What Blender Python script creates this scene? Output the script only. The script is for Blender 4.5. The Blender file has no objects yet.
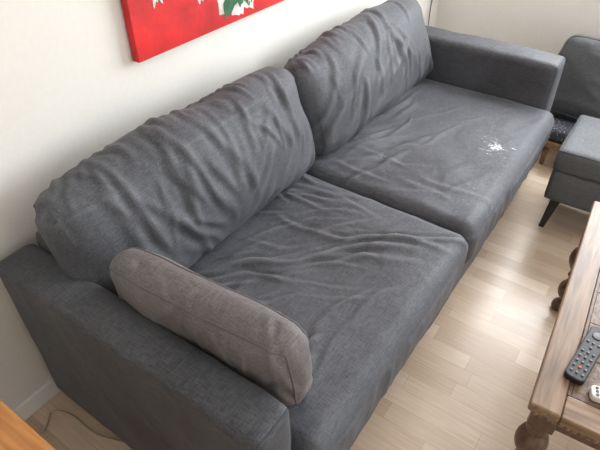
import bpy, bmesh, math, random
from mathutils import Vector, Matrix, noise
random.seed(4)
scene = bpy.context.scene
COL = scene.collection

# ------------------------------------------------------------ materials
def new_mat(name):
    m = bpy.data.materials.new(name); m.use_nodes = True
    nt = m.node_tree
    b = nt.nodes.get("Principled BSDF")
    return m, nt, b
def N(nt, t, **kw):
    n = nt.nodes.new(t)
    for k, v in kw.items():
        if hasattr(n, k): setattr(n, k, v)
        else: n.inputs[k].default_value = v
    return n
def c4(c): return (c[0], c[1], c[2], 1)

def simple_mat(name, col, rough=0.5, noise_amt=0.12, scale=30, metallic=0, bump=0.05):
    m, nt, b = new_mat(name)
    tc = N(nt, 'ShaderNodeTexCoord')
    nz = N(nt, 'ShaderNodeTexNoise'); nz.inputs['Scale'].default_value = scale; nz.inputs['Detail'].default_value = 5
    nt.links.new(tc.outputs['Object'], nz.inputs['Vector'])
    r = N(nt, 'ShaderNodeValToRGB')
    r.color_ramp.elements[0].position = .3; r.color_ramp.elements[1].position = .7
    r.color_ramp.elements[0].color = c4([x*(1-noise_amt) for x in col])
    r.color_ramp.elements[1].color = c4([min(1, x*(1+noise_amt)) for x in col])
    nt.links.new(nz.outputs['Fac'], r.inputs['Fac'])
    nt.links.new(r.outputs['Color'], b.inputs['Base Color'])
    b.inputs['Roughness'].default_value = rough
    b.inputs['Metallic'].default_value = metallic
    if bump:
        bp = N(nt, 'ShaderNodeBump'); bp.inputs['Strength'].default_value = bump; bp.inputs['Distance'].default_value = .01
        nt.links.new(nz.outputs['Fac'], bp.inputs['Height']); nt.links.new(bp.outputs['Normal'], b.inputs['Normal'])
    return m

def fabric_mat(name, dark, light, flecks=(), rough=.64, crease=.25, sheen=.06, wear=.0):
    m, nt, b = new_mat(name)
    L = nt.links
    tc = N(nt, 'ShaderNodeTexCoord')
    mp = N(nt, 'ShaderNodeMapping'); mp.inputs['Scale'].default_value = (1, .13, 1)
    L.new(tc.outputs['Object'], mp.inputs['Vector'])
    w = N(nt, 'ShaderNodeTexNoise'); w.inputs['Scale'].default_value = 340; w.inputs['Detail'].default_value = 4
    L.new(mp.outputs['Vector'], w.inputs['Vector'])
    mp2 = N(nt, 'ShaderNodeMapping'); mp2.inputs['Scale'].default_value = (.13, 1, 1)
    L.new(tc.outputs['Object'], mp2.inputs['Vector'])
    w2 = N(nt, 'ShaderNodeTexNoise'); w2.inputs['Scale'].default_value = 300; w2.inputs['Detail'].default_value = 4
    L.new(mp2.outputs['Vector'], w2.inputs['Vector'])
    big = N(nt, 'ShaderNodeTexNoise'); big.inputs['Scale'].default_value = 5; big.inputs['Detail'].default_value = 6
    L.new(tc.outputs['Object'], big.inputs['Vector'])
    add = N(nt, 'ShaderNodeMath', operation='ADD'); L.new(w.outputs['Fac'], add.inputs[0]); L.new(w2.outputs['Fac'], add.inputs[1])
    ad2 = N(nt, 'ShaderNodeMath', operation='MULTIPLY_ADD'); ad2.inputs[1].default_value = .40
    L.new(add.outputs[0], ad2.inputs[0])
    bm_ = N(nt, 'ShaderNodeMath', operation='MULTIPLY'); bm_.inputs[1].default_value = .3
    L.new(big.outputs['Fac'], bm_.inputs[0]); L.new(bm_.outputs[0], ad2.inputs[2])
    r = N(nt, 'ShaderNodeValToRGB'); r.color_ramp.elements[0].position = .42; r.color_ramp.elements[1].position = .69
    r.color_ramp.elements[0].color = c4(dark); r.color_ramp.elements[1].color = c4(light)
    L.new(ad2.outputs[0], r.inputs['Fac'])
    col = r.outputs['Color']
    if wear > 0:   # cloth rubbed paler along the crests of the folds
        ge = N(nt, 'ShaderNodeNewGeometry')
        pr = N(nt, 'ShaderNodeMapRange'); pr.inputs['From Min'].default_value = .50; pr.inputs['From Max'].default_value = .60
        pr.inputs['To Min'].default_value = 0; pr.inputs['To Max'].default_value = wear
        L.new(ge.outputs['Pointiness'], pr.inputs['Value'])
        mw = N(nt, 'ShaderNodeMix', data_type='RGBA'); L.new(pr.outputs['Result'], mw.inputs['Factor'])
        L.new(col, mw.inputs['A']); mw.inputs['B'].default_value = (.26, .265, .28, 1)
        col = mw.outputs['Result']
    for (px, py, pz, rad, thr, fc) in flecks:
        vd = N(nt, 'ShaderNodeVectorMath', operation='DISTANCE'); vd.inputs[1].default_value = (px, py, pz)
        L.new(tc.outputs['Object'], vd.inputs[0])
        mr = N(nt, 'ShaderNodeMapRange'); mr.inputs['From Min'].default_value = 0; mr.inputs['From Max'].default_value = rad
        mr.inputs['To Min'].default_value = .07; mr.inputs['To Max'].default_value = -.16
        L.new(vd.outputs['Value'], mr.inputs['Value'])
        ms = N(nt, 'ShaderNodeMapping'); ms.inputs['Scale'].default_value = (1, .38, 1); ms.inputs['Rotation'].default_value = (0, 0, .5)
        L.new(tc.outputs['Object'], ms.inputs['Vector'])
        fn = N(nt, 'ShaderNodeTexNoise'); fn.inputs['Scale'].default_value = 70; fn.inputs['Detail'].default_value = 6
        fn.inputs['Distortion'].default_value = 1.5
        L.new(ms.outputs['Vector'], fn.inputs['Vector'])
        s = N(nt, 'ShaderNodeMath', operation='ADD'); L.new(fn.outputs['Fac'], s.inputs[0]); L.new(mr.outputs['Result'], s.inputs[1])
        g = N(nt, 'ShaderNodeMapRange'); g.inputs['From Min'].default_value = thr-.03; g.inputs['From Max'].default_value = thr+.05; L.new(s.outputs[0], g.inputs['Value'])
        mx = N(nt, 'ShaderNodeMix', data_type='RGBA'); L.new(g.outputs[0], mx.inputs['Factor'])
        L.new(col, mx.inputs['A']); mx.inputs['B'].default_value = c4(fc)
        col = mx.outputs['Result']
    L.new(col, b.inputs['Base Color'])
    b.inputs['Roughness'].default_value = rough
    b.inputs['Specular IOR Level'].default_value = .45
    b.inputs['Sheen Weight'].default_value = sheen
    b.inputs['Sheen Roughness'].default_value = .5
    b1 = N(nt, 'ShaderNodeBump'); b1.inputs['Strength'].default_value = .35; b1.inputs['Distance'].default_value = .0013
    L.new(add.outputs[0], b1.inputs['Height'])
    cr = N(nt, 'ShaderNodeTexNoise'); cr.inputs['Scale'].default_value = 16; cr.inputs['Detail'].default_value = 5; cr.inputs['Distortion'].default_value = 1.2
    L.new(tc.outputs['Object'], cr.inputs['Vector'])
    b2 = N(nt, 'ShaderNodeBump'); b2.inputs['Strength'].default_value = crease; b2.inputs['Distance'].default_value = .01
    L.new(cr.outputs['Fac'], b2.inputs['Height']); L.new(b1.outputs['Normal'], b2.inputs['Normal'])
    L.new(b2.outputs['Normal'], b.inputs['Normal'])
    return m

def wood_mat(name, c1, c2, axis='X', scale=6, rough=.4):
    m, nt, b = new_mat(name); L = nt.links
    tc = N(nt, 'ShaderNodeTexCoord'); mp = N(nt, 'ShaderNodeMapping')
    s = {'X': (.08, 1, 1), 'Y': (1, .08, 1), 'Z': (1, 1, .08)}[axis]
    mp.inputs['Scale'].default_value = s
    L.new(tc.outputs['Object'], mp.inputs['Vector'])
    nz = N(nt, 'ShaderNodeTexNoise'); nz.inputs['Scale'].default_value = scale*12; nz.inputs['Detail'].default_value = 6; nz.inputs['Distortion'].default_value = .4
    L.new(mp.outputs['Vector'], nz.inputs['Vector'])
    r = N(nt, 'ShaderNodeValToRGB'); r.color_ramp.elements[0].position = .32; r.color_ramp.elements[1].position = .68
    r.color_ramp.elements[0].color = c4(c1); r.color_ramp.elements[1].color = c4(c2)
    L.new(nz.outputs['Fac'], r.inputs['Fac']); L.new(r.outputs['Color'], b.inputs['Base Color'])
    b.inputs['Roughness'].default_value = rough
    bp = N(nt, 'ShaderNodeBump'); bp.inputs['Strength'].default_value = .15; bp.inputs['Distance'].default_value = .003
    L.new(nz.outputs['Fac'], bp.inputs['Height']); L.new(bp.outputs['Normal'], b.inputs['Normal'])
    return m

def floor_mat():
    m, nt, b = new_mat('laminate_floor'); L = nt.links
    tc = N(nt, 'ShaderNodeTexCoord'); sep = N(nt, 'ShaderNodeSeparateXYZ'); cmb = N(nt, 'ShaderNodeCombineXYZ')
    L.new(tc.outputs['Object'], sep.inputs[0]); L.new(sep.outputs['Y'], cmb.inputs['X']); L.new(sep.outputs['X'], cmb.inputs['Y'])
    br = N(nt, 'ShaderNodeTexBrick'); br.offset = .37; br.offset_frequency = 3; br.squash = 1.3; br.squash_frequency = 2
    br.inputs['Scale'].default_value = 1; br.inputs['Brick Width'].default_value = .36; br.inputs['Row Height'].default_value = .064
    br.inputs['Mortar Size'].default_value = .0007; br.inputs['Mortar Smooth'].default_value = .5; br.inputs['Bias'].default_value = 0
    br.inputs['Color1'].default_value = (.54, .40, .285, 1); br.inputs['Color2'].default_value = (.73, .60, .47, 1)
    br.inputs['Mortar'].default_value = (.44, .32, .23, 1)
    L.new(cmb.outputs[0], br.inputs['Vector'])
    mp = N(nt, 'ShaderNodeMapping'); mp.inputs['Scale'].default_value = (1.0, 22, 1); L.new(cmb.outputs[0], mp.inputs['Vector'])
    g = N(nt, 'ShaderNodeTexNoise'); g.inputs['Scale'].default_value = 8; g.inputs['Detail'].default_value = 8; g.inputs['Distortion'].default_value = .3
    L.new(mp.outputs[0], g.inputs['Vector'])
    r = N(nt, 'ShaderNodeValToRGB'); r.color_ramp.elements[0].position = .3; r.color_ramp.elements[1].position = .7
    r.color_ramp.elements[0].color = (.84, .80, .76, 1); r.color_ramp.elements[1].color = (1, 1, 1, 1)
    L.new(g.outputs['Fac'], r.inputs['Fac'])
    mx = N(nt, 'ShaderNodeMix', data_type='RGBA', blend_type='MULTIPLY'); mx.inputs['Factor'].default_value = 1
    L.new(br.outputs['Color'], mx.inputs['A']); L.new(r.outputs['Color'], mx.inputs['B'])
    L.new(mx.outputs['Result'], b.inputs['Base Color'])
    b.inputs['Roughness'].default_value = .3
    bp = N(nt, 'ShaderNodeBump'); bp.inputs['Strength'].default_value = .08; bp.inputs['Distance'].default_value = .002
    L.new(g.outputs['Fac'], bp.inputs['Height']); L.new(bp.outputs['Normal'], b.inputs['Normal'])
    return m

DK, LT = (.029, .0305, .037), (.094, .098, .112)
M_sofa = fabric_mat('slate_denim', DK, LT, wear=.35)
M_arm = fabric_mat('slate_denim_arm', (.026, .0275, .033), (.084, .087, .098))
M_seatF = fabric_mat('slate_denim_worn', DK, LT, flecks=[(1.925, -.83, .45, .10, .57, (.56, .57, .58))], wear=.4)
M_seatN = fabric_mat('slate_denim_seat', DK, LT, wear=.5)
M_piping = simple_mat('seam_thread', (.052, .055, .064), .8)
M_thr = fabric_mat('taupe_denim', (.085, .074, .077), (.190, .168, .168), wear=.2)
M_thrp = simple_mat('taupe_piping', (.12, .105, .105), .8)
M_chair = fabric_mat('charcoal_fabric', (.025, .027, .031), (.07, .073, .078))
M_ott = fabric_mat('ottoman_fabric', (.048, .053, .058), (.12, .128, .136))
M_black = simple_mat('black_paint', (.012, .012, .013), .4)
M_wall = simple_mat('wall_paint', (.75, .73, .685), .85, .015, 60, bump=.03)
M_trim = simple_mat('white_trim', (.78, .77, .74), .45, .01)
M_ceil = simple_mat('ceiling_paint', (.82, .81, .78), .9, .01)
M_oak = wood_mat('table_oak', (.12, .068, .036), (.29, .185, .11), 'X')
M_oakY = wood_mat('table_oak_cross', (.12, .068, .036), (.29, .185, .11), 'Y')
M_leg = wood_mat('turned_leg_wood', (.06, .03, .017), (.15, .082, .047), 'Z')
M_orange = wood_mat('orange_pine', (.36, .14, .035), (.55, .24, .065), 'Y')
M_darkwood = wood_mat('chair_wood', (.20, .10, .05), (.36, .2, .1), 'Z')
M_floor = floor_mat()

# ------------------------------------------------------------ mesh helpers
def link(o, parent=None):
    COL.objects.link(o)
    if parent: o.parent = parent
    return o
def empty(name, loc=(0, 0, 0)):
    e = bpy.data.objects.new(name, None); e.empty_display_size = .1
    COL.objects.link(e); return e
def mesh_obj(name, verts, faces, mat, parent=None, smooth=True):
    me = bpy.data.meshes.new(name); me.from_pydata([tuple(v) for v in verts], [], faces); me.update()
    o = bpy.data.objects.new(name, me)
    if mat: me.materials.append(mat)
    if smooth:
        for p in me.polygons: p.use_smooth = True
    return link(o, parent)
def box(name, lo, hi, mat, parent=None, bevel=.004, rot=None):
    bm = bmesh.new(); bmesh.ops.create_cube(bm, size=1)
    lo, hi = Vector(lo), Vector(hi); c = (lo+hi)/2; d = hi-lo
    for v in bm.verts: v.co = Vector((v.co.x*d.x, v.co.y*d.y, v.co.z*d.z))
    if bevel: bmesh.ops.bevel(bm, geom=bm.edges[:], offset=bevel, segments=3, affect='EDGES', profile=.5)
    M = Matrix.Translation(c) @ (rot if rot else Matrix.Identity(4))
    bmesh.ops.transform(bm, matrix=M, verts=bm.verts)
    me = bpy.data.meshes.new(name); bm.to_mesh(me); bm.free(); me.materials.append(mat)
    return link(bpy.data.objects.new(name, me), parent)
def multi_box(name, boxes, mat, parent=None):
    bm = bmesh.new()
    for lo, hi in boxes:
        r = bmesh.ops.create_cube(bm, size=1); lo, hi = Vector(lo), Vector(hi); c = (lo+hi)/2; d = hi-lo
        for v in r['verts']: v.co = Vector((v.co.x*d.x+c.x, v.co.y*d.y+c.y, v.co.z*d.z+c.z))
    me = bpy.data.meshes.new(name); bm.to_mesh(me); bm.free(); me.materials.append(mat)
    return link(bpy.data.objects.new(name, me), parent)
def lathe(name, prof, center, mat, parent=None, seg=28, tilt=None):
    verts, faces = [], []
    for (r, z) in prof:
        for i in range(seg):
            a = 2*math.pi*i/seg; verts.append(Vector((r*math.cos(a), r*math.sin(a), z)))
    n = len(prof)
    for j in range(n-1):
        for i in range(seg):
            k = (i+1) % seg; faces.append((j*seg+i, j*seg+k, (j+1)*seg+k, (j+1)*seg+i))
    faces.append(tuple(reversed(range(seg)))); faces.append(tuple(range((n-1)*seg, n*seg)))
    M = Matrix.Translation(Vector(center)) @ (tilt if tilt else Matrix.Identity(4))
    return mesh_obj(name, [M @ v for v in verts], faces, mat, parent)
def tube(name, pts, rad, mat, parent=None, cyclic=False):
    cu = bpy.data.curves.new(name, 'CURVE'); cu.dimensions = '3D'; cu.bevel_depth = rad; cu.bevel_resolution = 2
    s = cu.splines.new('POLY'); s.points.add(len(pts)-1)
    for i, p in enumerate(pts): s.points[i].co = (p[0], p[1], p[2], 1)
    s.use_cyclic_u = cyclic
    tmp = bpy.data.objects.new(name, cu); COL.objects.link(tmp)
    dg = bpy.context.evaluated_depsgraph_get()
    me = bpy.data.meshes.new_from_object(tmp.evaluated_get(dg)); bpy.data.objects.remove(tmp)
    me.materials.clear(); me.materials.append(mat)
    for p in me.polygons: p.use_smooth = True
    o = bpy.data.objects.new(name, me)
    return link(o, parent)
def smooth_path(pts, n=12):
    out = []; P = [Vector(p) for p in pts]; P = [P[0]]+P+[P[-1]]
    for i in range(1, len(P)-2):
        for k in range(n):
            t = k/n; a, b, c, d = P[i-1], P[i], P[i+1], P[i+2]
            out.append(.5*((2*b)+(-a+c)*t+(2*a-5*b+4*c-d)*t*t+(-a+3*b-3*c+d)*t*t*t))
    out.append(P[-2]); return out

def ridge(a, b, fl, fs, seed, warp=.05, k=2.3, p=1.6):
    b = b + warp*noise.noise(Vector((a*3, b*3, seed+9)))
    v = noise.noise(Vector((a*fl, b*fs, seed)))
    return max(0, 1-abs(v)*k)**p
def gs(x, c, w): return math.exp(-((x-c)/w)**2)

class Folds:
    """a set of curved cloth folds: (cx, cy, angle, half-length, curvature, width, height)"""
    def __init__(self, scale=1, wid=1): self.s = []; self.k = scale; self.w = wid
    def add(self, cx, cy, ang, L, k, w, h):
        self.s.append((cx, cy, math.cos(math.radians(ang)), math.sin(math.radians(ang)), L, k, w*self.w, h*self.k))
    def field(self, rng, n, cx, cy, ang, L, w, h):
        for i in range(n):
            self.add(rng.uniform(*cx), rng.uniform(*cy), rng.uniform(*ang), rng.uniform(*L), rng.uniform(-1.3, 1.3), rng.uniform(*w), rng.uniform(*h))
        return self
    def __call__(self, x, y):
        wx = noise.noise(Vector((x*7, y*7, 3.3)))*.018; x = x+wx
        y = y+noise.noise(Vector((x*7, y*7, 8.1)))*.018
        t = 0
        for cx, cy, c, s, L, k, w, h in self.s:
            dx, dy = x-cx, y-cy
            a = (dx*c+dy*s)
            if abs(a) > 1.5*L: continue
            b = -dx*s+dy*c-k*a*a
            if abs(b) > 4*w: continue
            q = b/w
            t += h*math.exp(-(a/L)**4)*(math.exp(-q*q)-.65*math.exp(-(q-1.35)**2))
        return t

def soft_box(name, half, r, M, bulge, disp, mat, parent, seg=.012, seams=(), seam_mat=None, seam_r=.003, warp=None):
    half = Vector(half)
    def F(p):
        q = Vector([max(-(half[i]-r), min(half[i]-r, p[i])) for i in range(3)])
        n = p-q
        n = n.normalized() if n.length > 1e-9 else Vector((0, 0, 1))
        pos = q+n*r
        u = [max(-1, min(1, pos[i]/half[i])) for i in range(3)]
        e = [1-abs(x)**2.2 for x in u]
        pos = Vector((pos.x+u[0]*bulge[0]*e[1]*e[2], pos.y+u[1]*bulge[1]*e[0]*e[2], pos.z+u[2]*bulge[2]*e[0]*e[1]))
        if disp: pos = pos + disp(pos, n, u)
        if warp: pos = warp(pos, u)
        return M @ pos
    nn = [max(4, int(round(2*half[i]/seg))) for i in range(3)]
    idx, verts, faces = {}, [], []
    def V(i, j, k):
        key = (i, j, k)
        if key not in idx:
            idx[key] = len(verts)
            verts.append(F(Vector((half.x*(2*i/nn[0]-1), half.y*(2*j/nn[1]-1), half.z*(2*k/nn[2]-1)))))
        return idx[key]
    X, Y, Z = nn
    for i in range(X):
        for j in range(Y):
            faces.append((V(i, j, Z), V(i+1, j, Z), V(i+1, j+1, Z), V(i, j+1, Z)))
            faces.append((V(i, j, 0), V(i, j+1, 0), V(i+1, j+1, 0), V(i+1, j, 0)))
    for i in range(X):
        for k in range(Z):
            faces.append((V(i, 0, k), V(i+1, 0, k), V(i+1, 0, k+1), V(i, 0, k+1)))
            faces.append((V(i, Y, k), V(i, Y, k+1), V(i+1, Y, k+1), V(i+1, Y, k)))
    for j in range(Y):
        for k in range(Z):
            faces.append((V(0, j, k), V(0, j, k+1), V(0, j+1, k+1), V(0, j+1, k)))
            faces.append((V(X, j, k), V(X, j+1, k), V(X, j+1, k+1), V(X, j, k+1)))
    o = mesh_obj(name, verts, faces, mat, parent)
    for si, (ax, sg) in enumerate(seams):
        a, b = [i for i in range(3) if i != ax]
        pts = []
        m = 60
        cs = [(-1, -1), (1, -1), (1, 1), (-1, 1)]
        for c in range(4):
            s0, s1 = cs[c], cs[(c+1) % 4]
            for t in range(m):
                w = t/m; p = Vector((0, 0, 0)); p[ax] = sg*half[ax]
                p[a] = half[a]*(s0[0]*(1-w)+s1[0]*w); p[b] = half[b]*(s0[1]*(1-w)+s1[1]*w)
                pts.append(F(p))
        tube(name+'_seam_%d' % (si+1), pts, seam_r, seam_mat or M_piping, parent, True)
    return o

# ------------------------------------------------------------ room
XR, XL, YF, H = 3.25, -1.1, -3.4, 2.5
box('floor', (XL-.1, YF-.1, -.1), (XR+.1, .1, 0), M_floor, bevel=0)
box('ceiling', (XL-.1, YF-.1, H), (XR+.1, .1, H+.1), M_ceil, bevel=0)
box('wall_back', (XL-.1, 0, 0), (XR+.1, .1, H), M_wall, bevel=0)
box('wall_left', (XL-.1, YF, 0), (XL, 0, H), M_wall, bevel=0)
wy0, wy1, wz0, wz1 = -2.5, -.55, 1.0, 2.2
multi_box('wall_right', [((XR, YF, 0), (XR+.1, 0, wz0)), ((XR, YF, wz1), (XR+.1, 0, H)),
          ((XR, YF, wz0), (XR+.1, wy0, wz1)), ((XR, wy1, wz0), (XR+.1, 0, wz1))], M_wall)
fx0, fx1 = .3, 2.7
multi_box('wall_front', [((XL-.1, YF-.1, 0), (XR+.1, YF, .5)), ((XL-.1, YF-.1, 2.25), (XR+.1, YF, H)),
          ((XL-.1, YF-.1, .5), (fx0, YF, 2.25)), ((fx1, YF-.1, .5), (XR+.1, YF, 2.25))], M_wall)
fw = .05
multi_box('window_1', [((XR+.02, wy0, wz0), (XR+.08, wy1, wz0+fw)), ((XR+.02, wy0, wz1-fw), (XR+.08, wy1, wz1)),
          ((XR+.02, wy0, wz0), (XR+.08, wy0+fw, wz1)), ((XR+.02, wy1-fw, wz0), (XR+.08, wy1, wz1)),
          ((XR+.02, (wy0+wy1)/2-.03, wz0), (XR+.08, (wy0+wy1)/2+.03, wz1))], M_trim)
multi_box('window_2', [((fx0, YF-.08, .5), (fx1, YF-.02, .55)), ((fx0, YF-.08, 2.2), (fx1, YF-.02, 2.25)),
          ((fx0, YF-.08, .5), (fx0+fw, YF-.02, 2.25)), ((fx1-fw, YF-.08, .5), (fx1, YF-.02, 2.25)),
          ((1.47, YF-.08, .5), (1.53, YF-.02, 2.25))], M_trim)
box('baseboard_back', (XL, -.014, 0), (XR, 0, .07), M_trim, bevel=.003)
box('baseboard_right', (XR-.014, YF, 0), (XR, -.014, .07), M_trim, bevel=.003)
box('baseboard_left', (XL, YF, 0), (XL+.014, -.014, .07), M_trim, bevel=.003)

# ------------------------------------------------------------ sofa
sofa = empty('sofa')
XA0, XA1 = .35, .465         # left arm
XB0, XB1 = 2.415, 2.575      # right arm
XJ = 1.385
YB, YFR = -.03, -.90
ZA = .61
def arm_disp(seed):
    def d(p, n, u):
        a = ridge(p.z, p.y, 3, 9, seed)*.002
        a += noise.noise(Vector((p.x*6, p.y*5, p.z*7+seed)))*.005
        return n*a
    return d
for nm, x0, x1, sd, zt in (('arm_near', XA0, XA1, 3, ZA), ('arm_far', XB0, XB1, 8, ZA+.012)):
    soft_box(nm, ((x1-x0)/2, (YB-YFR)/2, (zt-.05)/2), .022, Matrix.Translation(((x0+x1)/2, (YB+YFR)/2, (zt+.05)/2)),
             (.003, .005, .006), arm_disp(sd), M_arm, sofa, seg=.011, seams=((1, -1),), seam_r=.002)
soft_box('back_frame', ((XB0-XA1)/2, .06, .29), .03, Matrix.Translation(((XB0+XA1)/2, -.09, .35)), (0, 0, 0), None, M_arm, sofa, seg=.03)
def base_disp(p, n, u):
    return n*(ridge(p.z, p.x, 2, 8, 5)*.004+noise.noise(p*5)*.006)
soft_box('seat_base', ((XB0-XA1)/2, .40, .12), .02, Matrix.Translation(((XB0+XA1)/2, -.515, .17)), (0, .004, 0), base_disp, M_arm, sofa, seg=.015)
for i, (x, y) in enumerate([(.41, -.85), (.41, -.08), (2.48, -.85), (2.48, -.08), (1.4, -.82), (1.4, -.12)]):
    lathe('leg_%d' % (i+1), [(.018, 0), (.025, .06)], (x, y, 0), M_black, sofa, 16)

rg = random.Random(11)
FN = Folds(1.0, 1.0)
for i in range(12):
    FN.add(-.24+.05*i+rg.uniform(-.02, .02), .20-.035*i+rg.uniform(-.05, .05), rg.uniform(-62, -38), rg.uniform(.10, .22), rg.uniform(-1.2, .3), rg.uniform(.010, .016), rg.uniform(.007, .012))
FN.field(rg, 34, (-.30, .30), (-.20, .28), (-65, -20), (.05, .13), (.006, .011), (.003, .006))
FN.field(rg, 12, (.12, .42), (.0, .32), (-110, -60), (.06, .16), (.009, .016), (.003, .007))
FN.field(rg, 10, (-.40, .42), (-.34, -.15), (-40, 30), (.05, .15), (.010, .016), (.001, .004))
FN.field(rg, 12, (-.42, -.15), (-.2, .33), (-60, 10), (.05, .14), (.009, .015), (.002, .005))
FF = Folds(.82, 1.1)
FF.field(rg, 12, (-.42, -.05), (.02, .32), (-55, -15), (.08, .20), (.010, .018), (.005, .010))
FF.field(rg, 14, (-.40, .30), (-.10, .28), (-50, 0), (.05, .14), (.008, .014), (.003, .006))
FF.field(rg, 12, (-.40, .42), (-.34, -.1), (-40, 40), (.05, .14), (.010, .018), (.001, .003))
FF.field(rg, 6, (-.44, -.3), (-.3, .2), (-100, -60), (.08, .16), (.010, .016), (.003, .006))
def seat_disp(FO, sd, sag):
    def d(p, n, u):
        if n.z > .2:
            x, y = p.x, p.y
            e = FO(x, y)+noise.noise(Vector((x*3, y*3, sd)))*.014+noise.noise(Vector((x*9, y*9, sd)))*.004
            e -= sag*gs(x, -.03, .3)*gs(y, .02, .24)
            return Vector((0, 0, e*min(1, n.z*1.2)))
        return n*(ridge(p.z, p.x+p.y, 2, 10, sd)*.004+noise.noise(p*7)*.006)
    return d
ys0, ys1 = -.955, -.20
for nm, x0, x1, dsp, mt in (('seat_cushion_near', XA1+.004, XJ-.002, seat_disp(FN, 1, .024), M_seatN), ('seat_cushion_far', XJ+.002, XB0-.004, seat_disp(FF, 14, .018), M_seatF)):
    soft_box(nm, ((x1-x0)/2, (ys1-ys0)/2, .09), .045, Matrix.Translation(((x0+x1)/2, (ys0+ys1)/2, .35)),
             (0, .012, .022), dsp, mt, sofa, seg=.0068, seams=((2, -1),), seam_r=.0018)

BN = Folds(.85, 1.1)   # x along cushion, y = height (local z)
BN.field(rg, 16, (-.42, .44), (.02, .14), (70, 115), (.06, .15), (.010, .018), (.005, .010))
BN.field(rg, 18, (-.40, .42), (-.05, .17), (60, 125), (.03, .09), (.007, .012), (.003, .006))
BN.field(rg, 9, (-.42, .0), (-.16, .05), (110, 150), (.06, .14), (.010, .018), (.004, .008))
BN.field(rg, 9, (.05, .44), (-.16, .05), (40, 80), (.06, .14), (.010, .018), (.004, .008))
BF = Folds(.85, 1.15)
BF.field(rg, 14, (-.42, .1), (-.14, .12), (20, 75), (.08, .18), (.011, .020), (.006, .011))
BF.field(rg, 14, (-.42, .42), (-.05, .17), (50, 125), (.03, .10), (.008, .013), (.003, .007))
BF.field(rg, 10, (.0, .44), (-.16, .1), (80, 140), (.06, .14), (.010, .018), (.003, .008))
TF = Folds(.9, 1.1)   # top surface puckers
TF.field(rg, 46, (-.46, .46), (-.08, .08), (60, 120), (.03, .07), (.008, .014), (.003, .006))
def back_disp(FO, seed):
    def d(p, n, u):
        a = 0
        if n.y < .2: a += FO(p.x, p.z)*min(1, (.2-n.y)*2)+noise.noise(Vector((p.x*4, p.z*5, seed)))*.020
        if n.z > .3:
            a += TF(p.x+seed*.01, p.y)*n.z
            a += noise.noise(Vector((p.x*5, p.y*4, seed+5)))*.014
        if abs(n.x) > .6: a += noise.noise(Vector((p.y*9, p.z*9, seed)))*.010
        return n*a
    return d
def back_warp(amt):
    def w(p, u):
        p = p.copy()
        if p.z > 0: p.z -= amt*(abs(u[0])**4)*max(0, u[2])
        k = 1-.15*abs(u[0])**4
        if u[2] > 0: k *= 1-.12*u[2]
        p.y = p.y*k
        p.y -= .03*(1-max(-1, u[2]))*.5
        return p
    return w
for nm, x0, x1, sd, zc, FO, ang in (('back_cushion_near', .44, 1.425, 21, .623, BN, 0), ('back_cushion_far', 1.45, 2.44, 33, .612, BF, 0)):
    M = Matrix.Translation(((x0+x1)/2, -.205, zc)) @ Matrix.Rotation(math.radians(ang), 4, 'Z') @ Matrix.Rotation(math.radians(-12), 4, 'X')
    soft_box(nm, ((x1-x0)/2, .086, .187), .065, M, (.006, .048, .022), back_disp(FO, sd), M_sofa, sofa, seg=.0075,
             seams=((1, 1),), seam_r=.002, warp=back_warp(.010))

# ------------------------------------------------------------ throw pillow
TP = Folds(1.1); TP.field(rg, 26, (-.26, .26), (-.12, .12), (50, 130), (.02, .07), (.006, .012), (.002, .005))
def thr_disp(p, n, u):
    return n*(noise.noise(p*9)*.011+TP(p.y, p.z+p.x))
M = Matrix.Translation((.535, -.611, .59)) @ Matrix.Rotation(math.radians(4), 4, 'Z') @ Matrix.Rotation(math.radians(-9), 4, 'Y')
def thr_warp(p, u):
    p = p.copy(); p.z += .012*abs(u[1])**3*(1 if u[2] > 0 else -1)*abs(u[2])-.012*abs(u[1])**4*max(0, u[2])*1.5
    p.x *= 1-.15*abs(u[1])**4
    return p
tp = soft_box('throw_pillow', (.055, .258, .125), .045, M, (.014, .008, .008), thr_disp, M_thr, None, seg=.0065, warp=thr_warp)
soft_box('piping_src', (.055, .258, .125), .045, M, (.014, .008, .008), thr_disp, M_thr, tp, seg=.06, seams=((0, -1), (0, 1)), seam_mat=M_thrp, seam_r=.0028, warp=thr_warp)
bpy.data.objects.remove(bpy.data.objects['piping_src'])

# ------------------------------------------------------------ painting
M_red = simple_mat('red_paint', (.56, .012, .014), .5, .25, 9, bump=.4)
painting = empty('painting')
box('canvas', (.93, -.03, .94), (1.95, -.003, 1.62), M_red, painting, .002)
def patch(name, cx, cz, rx, rz, mat, seed, y):
    pts = []
    n = 60
    for i in range(n):
        t = 2*math.pi*i/n; k = 1+.55*noise.noise(Vector((math.cos(t)*2.2, math.sin(t)*2.2, seed)))+.25*noise.noise(Vector((math.cos(t)*7, math.sin(t)*7, seed)))
        pts.append((cx+rx*k*math.cos(t), y, cz+rz*k*math.sin(t)))
    mesh_obj(name, pts, [tuple(range(n))], mat, painting, False)
M_wp = simple_mat('white_acrylic', (.62, .60, .56), .5, .3, 25, bump=.3)
M_gp = simple_mat('green_acrylic', (.03, .13, .06), .5, .5, 25, bump=.3)
M_bp = simple_mat('black_acrylic', (.03, .03, .03), .5, .3, 25)
patch('white_stroke_1', 1.37, 1.075, .105, .115, M_wp, 1, -.0305)
patch('green_stroke', 1.38, 1.07, .080, .10, M_gp, 5, -.0310)
patch('white_stroke_4', 1.43, 1.04, .012, .06, M_wp, 6, -.0314)
patch('white_stroke_5', 1.35, 1.07, .03, .02, M_wp, 7, -.0314)
patch('black_stroke', 1.06, 1.15, .05, .06, M_bp, 8, -.0305)
patch('white_stroke_2', 1.03, 1.135, .035, .06, M_wp, 12, -.0310)
patch('white_stroke_3', 1.20, 1.10, .025, .06, M_wp, 15, -.0305)
patch('green_stroke_2', 1.7, 1.3, .12, .15, M_gp, 19, -.0305)

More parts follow.
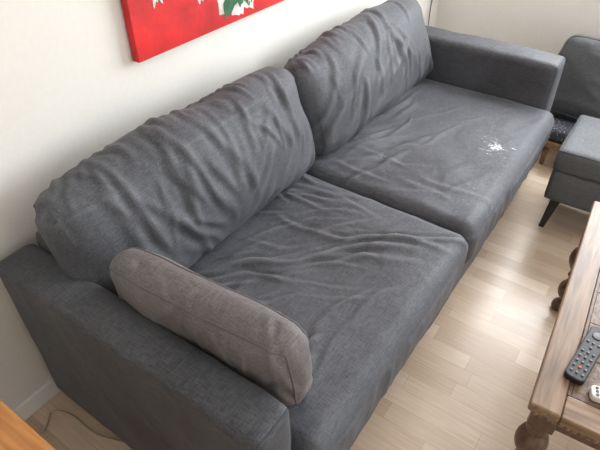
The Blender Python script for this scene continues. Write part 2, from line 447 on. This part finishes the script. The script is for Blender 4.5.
# ------------------------------------------------------------ coffee table
def stone_mat():
    m, nt, b = new_mat('mottled_stone'); L = nt.links
    tc = N(nt, 'ShaderNodeTexCoord')
    v = N(nt, 'ShaderNodeTexNoise'); v.inputs['Scale'].default_value = 45; v.inputs['Detail'].default_value = 8; v.inputs['Roughness'].default_value = .8
    L.new(tc.outputs['Object'], v.inputs['Vector'])
    r = N(nt, 'ShaderNodeValToRGB'); e = r.color_ramp.elements
    e[0].position = .38; e[0].color = (.035, .018, .010, 1); e[1].position = .66; e[1].color = (.34, .23, .13, 1)
    q = e.new(.5); q.color = (.15, .085, .045, 1)
    L.new(v.outputs['Fac'], r.inputs['Fac']); L.new(r.outputs['Color'], b.inputs['Base Color']); b.inputs['Roughness'].default_value = .4
    return m
M_stone = stone_mat()
table = empty('coffee_table')
tx0, tx1, ty0, ty1, tz = .862, 1.78, -1.90, -1.285, .45
bw = .07
box('rail_side_1', (tx0, ty1-bw, tz-.028), (tx1, ty1, tz), M_oak, table, .006)
box('rail_side_2', (tx0, ty0, tz-.028), (tx1, ty0+bw, tz), M_oak, table, .006)
box('rail_end_1', (tx0+.001, ty0+bw, tz-.028), (tx0+bw, ty1-bw, tz-.0005), M_oakY, table, .004)
box('rail_end_2', (tx1-bw, ty0+bw, tz-.028), (tx1-.001, ty1-bw, tz-.0005), M_oakY, table, .004)
box('under_moulding', (tx0+.012, ty0+.012, tz-.045), (tx1-.012, ty1-.012, tz-.0285), M_leg, table, .005)
def bead_row(name, p0, p1, n):
    vs, fs = [], []
    for i in range(n):
        c = Vector(p0).lerp(Vector(p1), (i+.5)/n)
        b0 = len(vs); S, R_ = 8, 5
        for a in range(R_+1):
            th = math.pi*a/R_
            for k in range(S):
                ph = 2*math.pi*k/S
                vs.append(c+Vector((.0075*math.sin(th)*math.cos(ph), .0075*math.sin(th)*math.sin(ph), .0065*math.cos(th))))
        for a in range(R_):
            for k in range(S):
                k2 = (k+1) % S
                fs.append((b0+a*S+k, b0+(a+1)*S+k, b0+(a+1)*S+k2, b0+a*S+k2))
    mesh_obj(name, vs, fs, M_oak, table)
zb = tz-.037
bead_row('carved_beads_1', (tx0+.012, ty1-.010, zb), (tx1-.012, ty1-.010, zb), 60)
bead_row('carved_beads_2', (tx0+.010, ty0+.012, zb), (tx0+.010, ty1-.012, zb), 40)
box('inner_trim_1', (tx0+bw, ty1-bw-.008, tz-.03), (tx1-bw, ty1-bw, tz-.001), M_leg, table, .001)
box('inner_trim_2', (tx0+bw, ty0+bw, tz-.03), (tx0+bw+.008, ty1-bw-.008, tz-.001), M_leg, table, .001)
nx, ny = 6, 4
ix0, ix1, iy0, iy1 = tx0+bw+.008, tx1-bw, ty0+bw, ty1-bw-.008
box('tile_bed', (ix0, iy0, tz-.03), (ix1, iy1, tz-.006), M_leg, table, .001)
for i in range(nx):
    for j in range(ny):
        w_, h_ = (ix1-ix0)/nx, (iy1-iy0)/ny
        box('stone_tile_%d' % (i*ny+j+1), (ix0+i*w_+.001, iy0+j*h_+.001, tz-.02), (ix0+(i+1)*w_-.001, iy0+(j+1)*h_-.001, tz-.004), M_stone, table, .001)
box('apron_1', (tx0+.03, ty1-.05, tz-.095), (tx1-.03, ty1-.03, tz-.04), M_leg, table, .003)
box('apron_2', (tx0+.03, ty0+.03, tz-.095), (tx1-.03, ty0+.05, tz-.04), M_leg, table, .003)
box('apron_3', (tx0+.03, ty0+.05, tz-.095), (tx0+.05, ty1-.05, tz-.04), M_leg, table, .003)
box('apron_4', (tx1-.05, ty0+.05, tz-.095), (tx1-.03, ty1-.05, tz-.04), M_leg, table, .003)
prof = [(.022, 0), (.032, .012), (.030, .03), (.017, .045), (.015, .06), (.026, .075), (.033, .10), (.030, .125), (.018, .145),
        (.014, .165), (.022, .178), (.017, .19), (.024, .21), (.036, .235), (.040, .262), (.034, .29), (.022, .305), (.028, .315), (.028, .33), (.030, .335), (.030, .355)]
fine = smooth_path([(r, 0, z) for r, z in prof], 4); fine = [(v.x, v.z) for v in fine]
for i, (x, y) in enumerate([(tx0+.045, ty1-.045), (tx1-.09, ty1-.035), (tx0+.045, ty0+.045), (tx1-.09, ty0+.035)]):
    lathe('turned_leg_%d' % (i+1), fine, (x, y, 0), M_leg, table, 32)
    box('leg_block_%d' % (i+1), (x-.03, y-.03, .35), (x+.03, y+.03, tz-.04), M_leg, table, .003)
pv = Vector((tx0, ty1, 0))
table.matrix_world = Matrix.Translation(pv) @ Matrix.Rotation(math.radians(3.2), 4, 'Z') @ Matrix.Translation(-pv)

# remotes
def remote(name, c, ang, L_, W, body, btn, special=None):
    R = Matrix.Rotation(math.radians(ang), 4, 'Z'); T = Matrix.Translation(c) @ R
    bm = bmesh.new(); bmesh.ops.create_cube(bm, size=1)
    for v in bm.verts: v.co = Vector((v.co.x*L_, v.co.y*W, v.co.z*.018))
    vert_e = [e for e in bm.edges if abs(e.verts[0].co.z-e.verts[1].co.z) > .01]
    bmesh.ops.bevel(bm, geom=vert_e, offset=W*.3, segments=6, affect='EDGES', profile=.5)
    bmesh.ops.bevel(bm, geom=[e for e in bm.edges if e.calc_face_angle(0) > .9], offset=.003, segments=2, affect='EDGES', profile=.5)
    bmesh.ops.transform(bm, matrix=T, verts=bm.verts)
    me = bpy.data.meshes.new(name); bm.to_mesh(me); bm.free(); me.materials.append(body)
    o = link(bpy.data.objects.new(name, me))
    k = 0
    for i in range(7):
        for j in range(3):
            k += 1
            mt = btn
            if special and i == 1 and j == 1: mt = special
            x = -L_*.40+i*L_*.095; y = (j-1)*W*.28
            if i == 5 and j != 1: continue
            p = [(.0005, 0), (.0036, 0), (.0036, .0018), (.003, .0025), (.0005, .0026)]
            lathe('button_%d' % k, p, T @ Vector((x, y, .009)), mt, o, 14)
    p = [(.001, 0), (.013, 0), (.013, .0015), (.010, .0022), (.001, .0022)]
    lathe('dial', p, T @ Vector((L_*.32, 0, .009)), btn, o, 24)
    return o
M_rem = simple_mat('remote_black', (.012, .012, .014), .45, .05)
M_btn = simple_mat('button_grey', (.14, .14, .15), .5, .05)
M_btr = simple_mat('button_red', (.6, .05, .04), .5, .05)
M_white = simple_mat('white_plastic', (.75, .75, .73), .35, .02)
remote('remote_control', (1.075, -1.362, tz-.001+.0092), -7, .20, .048, M_rem, M_btn, M_btr)
remote('remote_control', (.985, -1.455, tz-.004+.0092), -75, .13, .036, M_white, M_btn)

# ------------------------------------------------------------ ottoman
ott = empty('ottoman')
ox0, ox1, oy0, oy1 = 2.12, 2.51, -1.62, -1.035
def sm(seed, k=.004):
    return lambda p, n, u: n*(noise.noise(p*6+Vector((seed, 0, 0)))*k)
soft_box('cushion_top', ((ox1-ox0)/2, (oy1-oy0)/2, .05), .02, Matrix.Translation(((ox0+ox1)/2, (oy0+oy1)/2, .36)), (0, 0, .008), sm(2), M_ott, ott, seg=.02, seams=((2, 1), (2, -1)), seam_r=.0025)
soft_box('base', ((ox1-ox0)/2-.006, (oy1-oy0)/2-.006, .075), .012, Matrix.Translation(((ox0+ox1)/2, (oy0+oy1)/2, .238)), (0, 0, 0), sm(5, .002), M_ott, ott, seg=.02)
for i, (x, y, tx, ty) in enumerate([(ox0+.06, oy1-.06, -1, 1), (ox1-.06, oy1-.06, 1, 1), (ox0+.06, oy0+.06, -1, -1), (ox1-.06, oy0+.06, 1, -1)]):
    v = []
    for (z, r, s) in ((0, .011, .02), (.168, .022, 0)):
        for dx, dy in ((-1, -1), (1, -1), (1, 1), (-1, 1)): v.append((x+tx*s+dx*r, y+ty*s+dy*r, z))
    mesh_obj('leg_%d' % (i+1), v, [(3, 2, 1, 0), (4, 5, 6, 7), (0, 1, 5, 4), (1, 2, 6, 5), (2, 3, 7, 6), (3, 0, 4, 7)], M_black, ott, False)

# ------------------------------------------------------------ armchair (low)
def pattern_mat():
    m, nt, b = new_mat('speckled_cloth'); L = nt.links
    tc = N(nt, 'ShaderNodeTexCoord'); v = N(nt, 'ShaderNodeTexVoronoi'); v.inputs['Scale'].default_value = 90
    L.new(tc.outputs['Object'], v.inputs['Vector'])
    r = N(nt, 'ShaderNodeValToRGB'); r.color_ramp.interpolation = 'CONSTANT'
    r.color_ramp.elements[0].color = (.3, .3, .32, 1); r.color_ramp.elements[1].position = .25; r.color_ramp.elements[1].color = (.05, .055, .07, 1)
    L.new(v.outputs['Distance'], r.inputs['Fac']); L.new(r.outputs['Color'], b.inputs['Base Color']); b.inputs['Roughness'].default_value = .9
    return m
ac = empty('armchair')
ax0, ax1, ay0, ay1 = 2.66, 3.22, -1.5, -.885
for i, (x, y) in enumerate([(ax0+.03, ay1-.04), (ax1-.04, ay1-.04), (ax0+.03, ay0+.04), (ax1-.04, ay0+.04)]):
    lathe('leg_%d' % (i+1), [(.012, 0), (.02, .12)], (x, y, 0), M_darkwood, ac, 16)
box('seat_frame', (ax0, ay0, .11), (ax1, ay1, .145), M_darkwood, ac, .005)
soft_box('seat_pad', ((ax1-ax0)/2-.005, (ay1-ay0)/2, .035), .025, Matrix.Translation(((ax0+ax1)/2, (ay0+ay1)/2, .18)), (0, 0, .008), sm(9), pattern_mat(), ac, seg=.02)
M = Matrix.Translation((2.91, -1.085, .395)) @ Matrix.Rotation(math.radians(27), 4, 'Y')
soft_box('back_cushion', (.07, .27, .20), .05, M, (.03, .006, .006), lambda p, n, u: n*(noise.noise(p*6)*.012+ridge(p.y, p.z, 3, 10, 2)*.005), M_chair, ac, seg=.012, seams=((0, 1), (0, -1)))
box('back_frame', (ax1-.04, ay0, .145), (ax1, ay1-.03, .45), M_darkwood, ac, .006)

# ------------------------------------------------------------ side table (orange pine)
st = empty('side_table')
sx0, sx1, sy0, sy1, sz = -.36, .142, -.80, -.20, .605
box('top', (sx0, sy0, sz-.025), (sx1, sy1, sz), M_orange, st, .005)
box('apron', (sx0+.03, sy0+.03, sz-.12), (sx1-.02, sy1-.03, sz-.025), M_orange, st, .003)
for i, (x, y) in enumerate([(sx0+.05, sy0+.05), (sx1-.045, sy0+.05), (sx0+.05, sy1-.05), (sx1-.045, sy1-.05)]):
    box('leg_%d' % (i+1), (x-.02, y-.02, 0), (x+.02, y+.02, sz-.025), M_orange, st, .003)

# ------------------------------------------------------------ cables
M_cab = simple_mat('beige_cable', (.45, .38, .28), .5, .03)
M_cabd = simple_mat('dark_cable', (.15, .14, .13), .5, .03)
tube('power_cable', smooth_path([(.08, -.10, .004), (.17, -.07, .004), (.25, -.09, .004), (.30, -.06, .004), (.33, -.12, .004), (.335, -.25, .004), (.40, -.40, .004)]), .004, M_cab)
tube('lamp_cord', smooth_path([(3.2, -.008, 1.6), (3.19, -.008, 1.1), (3.17, -.010, .8), (3.12, -.008, .55), (3.10, -.02, .30), (3.08, -.02, .004)]), .0035, M_cabd)

# ------------------------------------------------------------ lights
w = bpy.data.worlds.new('World'); scene.world = w; w.use_nodes = True
nt = w.node_tree; bg = nt.nodes['Background']
sky = nt.nodes.new('ShaderNodeTexSky'); sky.sky_type = 'NISHITA'
sky.sun_disc = False; sky.sun_elevation = math.radians(40); sky.sun_rotation = math.radians(200)
nt.links.new(sky.outputs[0], bg.inputs['Color']); bg.inputs['Strength'].default_value = .25
def area(name, loc, rot, sx, sy, e, col):
    l = bpy.data.lights.new(name, 'AREA'); l.shape = 'RECTANGLE'; l.size = sx; l.size_y = sy; l.energy = e; l.color = col
    o = bpy.data.objects.new(name, l); o.location = loc; o.rotation_euler = rot; COL.objects.link(o)
area('window_light_right', (XR+.14, (wy0+wy1)/2, (wz0+wz1)/2), (0, math.radians(90), 0), wz1-wz0, wy1-wy0, 135, (.94, .97, 1))
area('window_light_front', ((fx0+fx1)/2, YF-.14, 1.375), (math.radians(90), 0, 0), fx1-fx0, 1.7, 24, (1, .97, .93))

# ------------------------------------------------------------ camera
yaw, pitch, roll, fpx = math.radians(35), math.radians(39.7), 0, 530
fh = Vector((math.cos(yaw), math.sin(yaw), 0)); rt = Vector((math.sin(yaw), -math.cos(yaw), 0))
fw_ = fh*math.cos(pitch)-Vector((0, 0, 1))*math.sin(pitch); up = rt.cross(fw_)
cam = bpy.data.cameras.new('camera'); co = bpy.data.objects.new('camera', cam); COL.objects.link(co)
R = Matrix((rt, up, -fw_)).transposed().to_4x4()
co.matrix_world = Matrix.Translation((0, -1.24, 1.55)) @ R @ Matrix.Rotation(roll, 4, 'Z')
cam.sensor_width = 36; cam.lens = fpx/600*36; cam.clip_start = .01
scene.camera = co
scene.view_settings.view_transform = 'Standard'
scene.view_settings.exposure = -0.05
